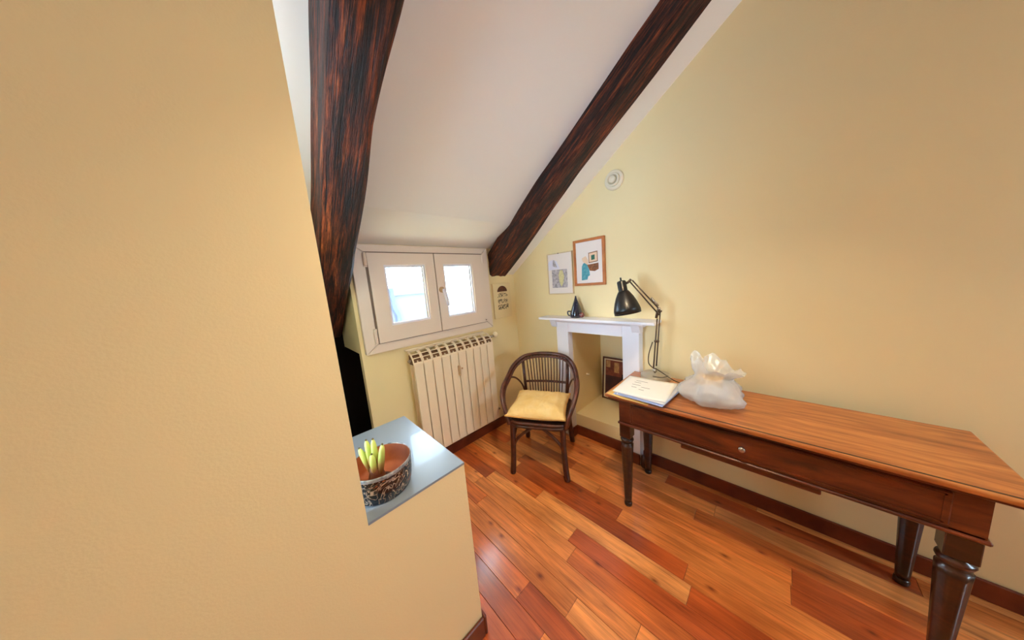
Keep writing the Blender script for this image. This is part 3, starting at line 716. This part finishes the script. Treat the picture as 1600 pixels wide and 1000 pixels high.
# seat cushion
cu = B(); N = 44; rings = []
top = {}; 
def cush(u, v, side):
    ex = 1-abs(u)**3.2; ey = 1-abs(v)**3.2; e = max(0, ex)**0.5*max(0, ey)**0.5
    hh = 0.062*e*(1+0.2*noise.noise(Vector((u*2.2, v*2.2, 1.7)))) + (0.016*noise.noise(Vector((u*7, v*2.6, 4)))*(e**0.35)*(1-0.6*e)) + 0.006*noise.noise(Vector((u*14, v*5, 9)))*e**0.3*(1-0.7*e)
    pin = 1-0.07*(1-abs(v)**2)*abs(u)**6; piv = 1-0.07*(1-abs(u)**2)*abs(v)**6
    x = -0.010+0.232*u*pin*(1+0.02*noise.noise(Vector((v*3, u, 8)))); y = -0.036+0.218*v*piv
    zc = 0.4835+0.014*abs(u*v)**2 - 0.012*max(0, -v)**3
    return (x, y, zc+(hh if side else -0.038*e))
G = {}
for sd in (0, 1):
    for i in range(N+1):
        for k in range(N+1):
            edge = i in (0, N) or k in (0, N)
            key = (i, k) if edge else (i, k, sd)
            if key not in G: G[key] = cu.verts.new(cush(-1+2*i/N, -1+2*k/N, sd))
for sd in (0, 1):
    for i in range(N):
        for k in range(N):
            vv = []
            for (a, b_) in ((i, k), (i+1, k), (i+1, k+1), (i, k+1)):
                vv.append(G[(a, b_)] if (a in (0, N) or b_ in (0, N)) else G[(a, b_, sd)])
            cu.faces.new(vv if sd else vv[::-1])
cs = thing('seat_cushion', tuple(cx((0, 0, 0.444))), 'plump cream yellow cushion lying on the rattan armchair seat', 'cushion')
obj('cover', cu, 'cushion_fabric', cs, True, cxf)
edge = [cush(u, -1, 1) for u in [-1+2*i/N for i in range(N+1)]]+[cush(1, v, 1) for v in [-1+2*i/N for i in range(1, N+1)]]+[cush(-u, 1, 1) for u in [-1+2*i/N for i in range(1, N+1)]]+[cush(-1, -v, 1) for v in [-1+2*i/N for i in range(1, N)]]
obj('piping', tube(B(), edge, 0.005, 6, True), 'cushion_piping', cs, True, cxf)

# ------------------------------------------------------------------ desk
DY1, DY0 = 0.735, -0.56
dk = thing('writing_desk', (1.72, 0.09, 0), 'antique dark wood writing desk with drawers and tapered legs by the right wall', 'desk')
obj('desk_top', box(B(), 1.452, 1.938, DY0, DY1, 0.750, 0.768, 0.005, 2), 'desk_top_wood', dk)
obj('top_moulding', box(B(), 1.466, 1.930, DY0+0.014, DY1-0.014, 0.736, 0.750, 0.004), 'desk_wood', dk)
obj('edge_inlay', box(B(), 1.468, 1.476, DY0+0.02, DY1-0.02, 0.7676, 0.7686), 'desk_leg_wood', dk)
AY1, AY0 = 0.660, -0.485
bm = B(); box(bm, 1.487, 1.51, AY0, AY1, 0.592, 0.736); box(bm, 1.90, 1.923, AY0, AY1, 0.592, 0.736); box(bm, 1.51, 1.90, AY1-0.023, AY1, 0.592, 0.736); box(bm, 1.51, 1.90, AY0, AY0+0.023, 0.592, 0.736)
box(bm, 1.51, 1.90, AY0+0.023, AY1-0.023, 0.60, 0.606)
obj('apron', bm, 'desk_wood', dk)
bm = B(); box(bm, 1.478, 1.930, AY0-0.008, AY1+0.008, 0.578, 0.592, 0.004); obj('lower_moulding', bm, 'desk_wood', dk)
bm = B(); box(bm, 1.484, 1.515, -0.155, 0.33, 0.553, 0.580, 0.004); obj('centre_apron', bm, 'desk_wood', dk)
for (a, b_) in ((-0.42, 0.592),):
    d = obj('drawer', box(B(), 1.478, 1.50, a, b_, 0.604, 0.724, 0.004), 'desk_wood', dk)
    bm = B()
    for q4 in ((a+0.012, b_-0.012, 0.612, 0.617), (a+0.012, b_-0.012, 0.711, 0.716), (a+0.012, a+0.017, 0.612, 0.716), (b_-0.017, b_-0.012, 0.612, 0.716)): box(bm, 1.4755, 1.479, *q4)
    obj('beading', bm, 'desk_wood', d)
    obj('knob', lathe(B(), [(0.006, 0), (0.006, 0.012), (0.014, 0.018), (0.012, 0.026), (0.001, 0.028)], 0, 0, 12, (-1, 0, 0), (1.478, (a+b_)/2, 0.664)), 'chrome', d, True)
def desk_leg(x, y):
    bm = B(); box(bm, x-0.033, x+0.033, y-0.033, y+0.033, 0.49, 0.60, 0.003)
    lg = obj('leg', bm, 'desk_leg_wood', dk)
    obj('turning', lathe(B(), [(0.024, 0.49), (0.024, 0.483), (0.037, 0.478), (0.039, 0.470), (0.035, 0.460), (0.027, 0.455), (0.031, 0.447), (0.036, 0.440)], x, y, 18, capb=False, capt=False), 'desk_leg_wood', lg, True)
    # fluted tapering shaft
    sh = B(); seg = 32; rings = []
    for i in range(15):
        t = i/14; z = 0.442-0.412*t; r = 0.0365-0.0160*t
        rings.append([sh.verts.new((x+math.cos(2*PI*k/seg)*r*(1-0.075*(k % 4 == 0)*(t < 0.86)), y+math.sin(2*PI*k/seg)*r*(1-0.075*(k % 4 == 0)*(t < 0.86)), z)) for k in range(seg)])
    for a, b2 in zip(rings, rings[1:]):
        for k in range(seg): sh.faces.new((a[k], a[(k+1) % seg], b2[(k+1) % seg], b2[k]))
    sh.faces.new(rings[0]); sh.faces.new(rings[-1][::-1])
    obj('shaft', sh, 'desk_leg_wood', lg, True)
    obj('foot', lathe(B(), [(0.018, 0), (0.023, 0.004), (0.024, 0.018), (0.0205, 0.031)], x, y, 18), 'desk_leg_wood', lg, True)
for x in (1.520, 1.893):
    for y in (0.628, AY0+0.034): desk_leg(x, y)

# papers on the desk
ZT = 0.7685
def sheet(pts, z, th, m, name, label, cat='paper', group='papers on the desk', curl=None, n=10):
    """pts: four corners (x,y) counter-clockwise; a thin gently bent slab"""
    bm = B(); P = [Vector((p[0], p[1], 0)) for p in pts]; lo, hi = [], []
    for i in range(n+1):
        for k in range(n+1):
            u, v = i/n, k/n
            p = P[0]*(1-u)*(1-v)+P[1]*u*(1-v)+P[2]*u*v+P[3]*(1-u)*v
            zz = z+(curl(u, v) if curl else 0)
            lo.append(bm.verts.new((p.x, p.y, zz))); hi.append(bm.verts.new((p.x, p.y, zz+th)))
    I = lambda i, k: i*(n+1)+k
    for i in range(n):
        for k in range(n):
            bm.faces.new((hi[I(i, k)], hi[I(i+1, k)], hi[I(i+1, k+1)], hi[I(i, k+1)])); bm.faces.new((lo[I(i, k)], lo[I(i, k+1)], lo[I(i+1, k+1)], lo[I(i+1, k)]))
    for k in range(n):
        for (a, b_) in ((I(0, k), I(0, k+1)), (I(n, k), I(n, k+1)), (I(k, 0), I(k+1, 0)), (I(k, n), I(k+1, n))): bm.faces.new((lo[a], lo[b_], hi[b_], hi[a]))
    c = sum(P, Vector())/4
    o = obj(name, bm, m, None, True, origin=(c.x, c.y, z)); return tag(o, label, cat, group)
def rectpts(cx_, cy_, w_, h_, a):
    ca_, sa = math.cos(a), math.sin(a)
    return [(cx_+ca_*x-sa*y, cy_+sa*x+ca_*y) for x, y in ((-w_/2, -h_/2), (w_/2, -h_/2), (w_/2, h_/2), (-w_/2, h_/2))]
sheet(rectpts(1.603, 0.60, 0.325, 0.235, 0.02), ZT, 0.003, 'manila', 'envelope', 'manila envelope with a curled corner under the white papers', 'envelope', None,
      lambda u, v: 0.022*max(0, (1-u)-0.72)**1.5*max(0, v-0.6)*8)
z = ZT+0.0045
stack = [(1.612, .575, .300, .225, 0.02, 'paper_grey', .004), (1.602, .535, .300, .26, -0.05, 'paper_blue', .003), (1.607, .545, .297, .24, 0.03, 'paper', .004),
         (1.590, .515, .297, .25, -0.09, 'paper_blue', .002), (1.610, .535, .297, .25, -0.02, 'paper', .004), (1.602, .52, .297, .26, -0.06, 'paper_grey', .002)]
names = ['greyish paper sheaf at the bottom of the pile, just above the envelope', 'lower bluish paper sheaf sticking out of the front of the pile', 'lower white paper sheaf, between the two bluish ones',
         'upper bluish paper sheaf sticking out of the front of the pile', 'upper white paper sheaf, between bluish and greyish ones', 'greyish paper sheaf directly under the topmost printed sheet']
for (a, b_, w_, h_, an, m, th), nm in zip(stack, names):
    sheet(rectpts(a, b_, w_, h_, an), z, th, m, 'paper_sheaf', nm); z += th+0.0004
tp = sheet(rectpts(1.612, .548, .297, .285, 0.04), z, 0.002, 'paper', 'paper_sheaf', 'topmost white printed sheet of the pile on the desk', curl=lambda u, v: 0.012*max(0, 0.35-v)**1.2)
ztp = z+0.0022; pr = B()
for (a, b_, l) in ((1.69, .63, .07), (1.66, .63, .04), (1.62, .63, .05), (1.58, .62, .03), (1.60, .57, .05), (1.56, .57, .03)):
    box(pr, a, a+0.004, b_-l, b_, ztp-0.0003, ztp+0.0003)
obj('printed_lines', pr, 'print_ink', tp)['kind'] = 'stuff'

# ------------------------------------------------------------------ desk lamp
LB = Vector((1.864, 0.568, ZT))
lp = thing('desk_lamp', tuple(LB), 'black jointed desk lamp with a bell shade standing on the desk', 'lamp')
obj('base', lathe(B(), [(0.090, LB.z), (0.092, LB.z+0.006), (0.092, LB.z+0.026), (0.086, LB.z+0.034), (0.02, LB.z+0.039), (0.016, LB.z+0.044)], LB.x, LB.y, 36), 'lamp_base', lp, True)
bs = lp
P0 = LB+Vector((-0.01, 0.0, 0.075)); P1 = Vector((1.865, 0.548, 1.235)); Pq = Vector((1.80, 0.696, 1.445)); 
obj('pivot', tube(B(), [LB+Vector((-0.01, 0, 0.035)), P0], 0.007, 10), 'lamp_metal', lp, True)
obj('knuckle', ball(B(), LB+Vector((-0.01, 0, 0.06)), 0.014), 'chrome', lp, True)
dv = (P1-P0).normalized(); side = Vector((0.25, 0.95, 0.0)).normalized()
for k, s in enumerate((-1, 1)):
    off = side*0.010*s
    obj('lower_arm', tube(B(), [P0+off+Vector((0, 0, 0.02 if s < 0 else 0)), P1+off+Vector((0, 0, -0.05 if s > 0 else 0))], 0.0046, 8), 'lamp_metal', lp, True)
du = (Pq-P1).normalized(); un = du.cross(Vector((1, 0.2, 0))).normalized()
for s in (-1, 1):
    off = un*0.012*s
    obj('upper_arm', tube(B(), [P1+off-du*(0.03 if s > 0 else 0.0), Pq+off*0.7], 0.0046, 8), 'lamp_metal', lp, True)
obj('elbow_plate', tube(B(), [P1+Vector((0, 0.014, -0.045)), P1+Vector((0, 0.008, -0.01)), P1+Vector((0, -0.01, 0.008))], 0.009, 8), 'lamp_metal', lp, True)
kb = obj('elbow_knob', tube(B(), [P1+Vector((-0.022, -0.02, 0.004)), P1+Vector((0.02, 0.012, 0.004))], 0.007, 10), 'lamp_metal', lp, True)
obj('wing_nut', ball(B(), P1+Vector((-0.006, -0.004, 0.018)), 0.011, 1, 1, .9), 'chrome', kb, True)
obj('spring', tube(B(), [P1+du*0.03-un*0.022, P1+du*0.10-un*0.022], 0.0055, 8), 'chrome', lp, True)
bowp = [P0+Vector((0, 0, -0.005)), P0+Vector((-0.01, 0.035, 0.03)), P0+Vector((-0.012, 0.034, 0.10)), P0+Vector((-0.008, 0.012, 0.185))]
obj('tension_rod', tube(B(), catmull(bowp, 6), 0.0035, 6), 'lamp_metal', lp, True)
obj('collar', tube(B(), [P0+dv*0.19-dv*0.006, P0+dv*0.19+dv*0.006], 0.016, 10), 'lamp_metal', lp, True)
# head
obj('head_joint', tube(B(), [Pq+Vector((0, 0, 0.012)), Pq+Vector((-0.006, 0.02, -0.008)), Pq+Vector((-0.012, 0.045, -0.018))], 0.0085, 10), 'lamp_metal', lp, True)
HT = Vector((1.772, 0.752, 1.452)); HB = Vector((1.738, 0.697, 1.233)); ax = HB-HT; Lh = ax.length; ax.normalize()
obj('socket', lathe(B(), [(0.012, 0), (0.026, 0.004), (0.029, 0.012), (0.029, 0.07), (0.032, 0.078)], 0, 0, 24, ax, HT), 'lamp_black', lp, True)
obj('switch', tube(B(), [HT-ax*0.022, HT+ax*0.005], 0.006, 8), 'lamp_black', lp, True)
sh_o = [(0.031, 0.072), (0.040, 0.085), (0.056, 0.115), (0.070, 0.15), (0.080, 0.185), (0.084, 0.205), (0.083, Lh)]
sh_i = [(0.080, Lh), (0.081, 0.205), (0.077, 0.185), (0.067, 0.15), (0.053, 0.117), (0.030, 0.085)]
obj('shade', lathe(B(), sh_o+sh_i, 0, 0, 36, ax, HT, capb=True, capt=True), 'lamp_black', lp, True)
obj('bulb', ball(B(), HT+ax*0.135, 0.028, 1, 1, 1.2), 'fixture_white', lp, True)
obj('cable', tube(B(), catmull([P0+Vector((0.0, -0.004, 0.0)), P0+Vector((-0.02, -0.05, -0.015)), P0+Vector((-0.04, -0.11, -0.04)), Vector((1.85, 0.42, ZT+0.006)), Vector((1.86, 0.36, ZT+0.004))], 6), 0.0028, 6), 'cable_black', lp, True)
obj('cord', tube(B(), catmull([P0+Vector((-0.025, -0.085, -0.028)), Vector((1.81, 0.49, ZT+0.045)), Vector((1.785, 0.51, ZT+0.044)), Vector((1.782, 0.56, ZT+0.043))], 6), 0.0024, 6), 'cable_black', lp, True)

# ------------------------------------------------------------------ clear plastic bag
bc = Vector((1.69, 0.235, ZT))
bg_ = thing('plastic_bag', tuple(bc), 'crumpled clear plastic bag standing on the desk right of the papers', 'bag')
bm = B(); nu = 64; R_ = []
prof = [(0.07, 0.003), (0.115, 0.015), (0.128, 0.05), (0.118, 0.085), (0.095, 0.112), (0.075, 0.130), (0.070, 0.145), (0.078, 0.165), (0.092, 0.19), (0.098, 0.205)]
for (r, h_) in [(prof[i][0]*(1-t)+prof[i+1][0]*t, prof[i][1]*(1-t)+prof[i+1][1]*t) for i in range(len(prof)-1) for t in (0, .33, .67)]+[prof[-1]]:
    row = []
    for k in range(nu):
        a = 2*PI*k/nu; ca_, sa = math.cos(a), math.sin(a)
        cr = 1+0.30*noise.noise(Vector((ca_*1.6, sa*1.6, h_*11)))+0.16*abs(noise.noise(Vector((ca_*4, sa*4, h_*22))))-0.12*abs(noise.noise(Vector((ca_*9+3, sa*9, h_*34))))
        lift = max(0, h_-0.13)
        row.append(bm.verts.new((bc.x+r*ca_*cr+lift*0.35, bc.y+1.1*r*sa*cr-lift*0.25, bc.z+h_+lift*(0.7*noise.noise(Vector((ca_*2.2, sa*2.2, 3)))+0.5*sa))))
    R_.append(row)
for a, b_ in zip(R_, R_[1:]):
    for k in range(nu): bm.faces.new((a[k], a[(k+1) % nu], b_[(k+1) % nu], b_[k]))
bm.faces.new(R_[0][::-1])
obj('film', bm, 'clear_plastic', bg_, True)
obj('contents', ball(B(), bc+Vector((0.005, 0, 0.062)), 0.055, 1.2, 1.4, 0.9), 'paper_grey', bg_, True)
obj('carton', box(B(), bc.x-0.03, bc.x+0.05, bc.y-0.05, bc.y+0.07, bc.z+0.09, bc.z+0.13, 0.004), 'manila', bg_)

# ------------------------------------------------------------------ flower pot with sprouting bulb
PX, PYc, PZ = 0.217, 0.955, 0.8205
pot = thing('flower_pot', (PX, PYc, PZ), 'dark floral glazed bowl with a sprouting bulb on the white ledge', 'plant pot')
ro = [(0.084, 0.0), (0.090, 0.003), (0.096, 0.03), (0.0995, 0.06), (0.101, 0.09)]
obj('bowl', lathe(B(), [(r, PZ+h_) for r, h_ in ro], PX, PYc, 44, capt=False), 'pot_pattern', pot, True)
obj('rim_band', lathe(B(), [(0.101, PZ+.090), (0.1018, PZ+.097), (0.1008, PZ+.1015), (0.0988, PZ+.102), (0.0978, PZ+.099)], PX, PYc, 44, capb=False, capt=False), 'pot_band', pot, True)
obj('lining', lathe(B(), [(0.0979, PZ+.0992), (0.096, PZ+.075), (0.090, PZ+.04), (0.085, PZ+.026)], PX, PYc, 44, capb=False, capt=True), 'terracotta', pot, True)
pl = thing('sprouting_bulb', (PX-0.02, PYc-0.012, PZ+0.026), 'pale green shoots of a sprouting bulb growing in the floral bowl', 'plant')
obj('soil', lathe(B(), [(0.05, PZ+.0265), (0.046, PZ+.033), (0.02, PZ+.037), (0.001, PZ+.038)], PX-0.012, PYc-0.012, 24, capt=False), 'soil', pl, True)
bb = Vector((PX-0.02, PYc-0.012, PZ+0.03))
obj('bulb', lathe(B(), [(0.016, bb.z), (0.026, bb.z+0.010), (0.027, bb.z+0.026), (0.022, bb.z+0.046), (0.019, bb.z+0.060), (0.012, bb.z+0.066)], bb.x, bb.y, 20), 'bulb_skin', pl, True)
for (a, ln, tilt, d) in ((2.7, .110, .36, .014), (2.3, .132, .12, .012), (0.4, .138, .02, .004), (-.3, .122, .22, .012), (1.2, .10, .06, .012), (-1.9, .09, .05, .012)):
    b0 = bb+Vector((Rv.x*math.cos(a)*d, Rv.y*math.cos(a)*d, 0.028))+Vector((0.3*d*math.sin(a), d*math.sin(a), 0))
    dr = Vector((Rv.x*math.cos(a)*tilt, Rv.y*math.cos(a)*tilt, 1)).normalized()
    prof_r = lambda t: (0.0080+0.0028*math.sin(PI*min(1, t*1.1)))*(1 if t < .8 else math.sqrt(max(0.02, 1-((t-.8)/.2)**2)))
    st = obj('shoot', tube(B(), [b0+dr*ln*i/12 for i in range(13)], prof_r, 10), 'shoot_green', pl, True)
    obj('shoot_tip', ball(B(), b0+dr*(ln-0.002), 0.0038, 1, 1, 1, 8, 6), 'shoot_tip', st, True)

# ------------------------------------------------------------------ pendant added above the viewer as fill light (out of the frame)
LX, LY, LZ = 0.76, 0.28, 2.64
pd = thing('fill_pendant', (LX, LY, LZ-0.145), 'added, unseen white metal pendant lamp for fill light, hanging from the sloping ceiling above the viewer', 'lamp')
obj('shade', lathe(B(), [(0.030, LZ+0.13), (0.07, LZ+0.12), (0.13, LZ-0.02), (0.135, LZ-0.145), (0.131, LZ-0.145), (0.125, LZ-0.02), (0.066, LZ+0.113), (0.030, LZ+0.122)], LX, LY, 32), 'fixture_white', pd, True)
obj('flex', tube(B(), [(LX, LY, LZ+0.12), (LX, LY, zs(LY, UP))], 0.004, 6), 'cable_black', pd)
pl_ = bpy.data.lights.new('fill_pendant_bulb', 'POINT'); pl_.energy = 54; pl_.color = (1.0, 0.86, 0.64); pl_.shadow_soft_size = 0.045
po = bpy.data.objects.new('fill_pendant_bulb', pl_); C.objects.link(po); po.location = (LX, LY, LZ+0.0)
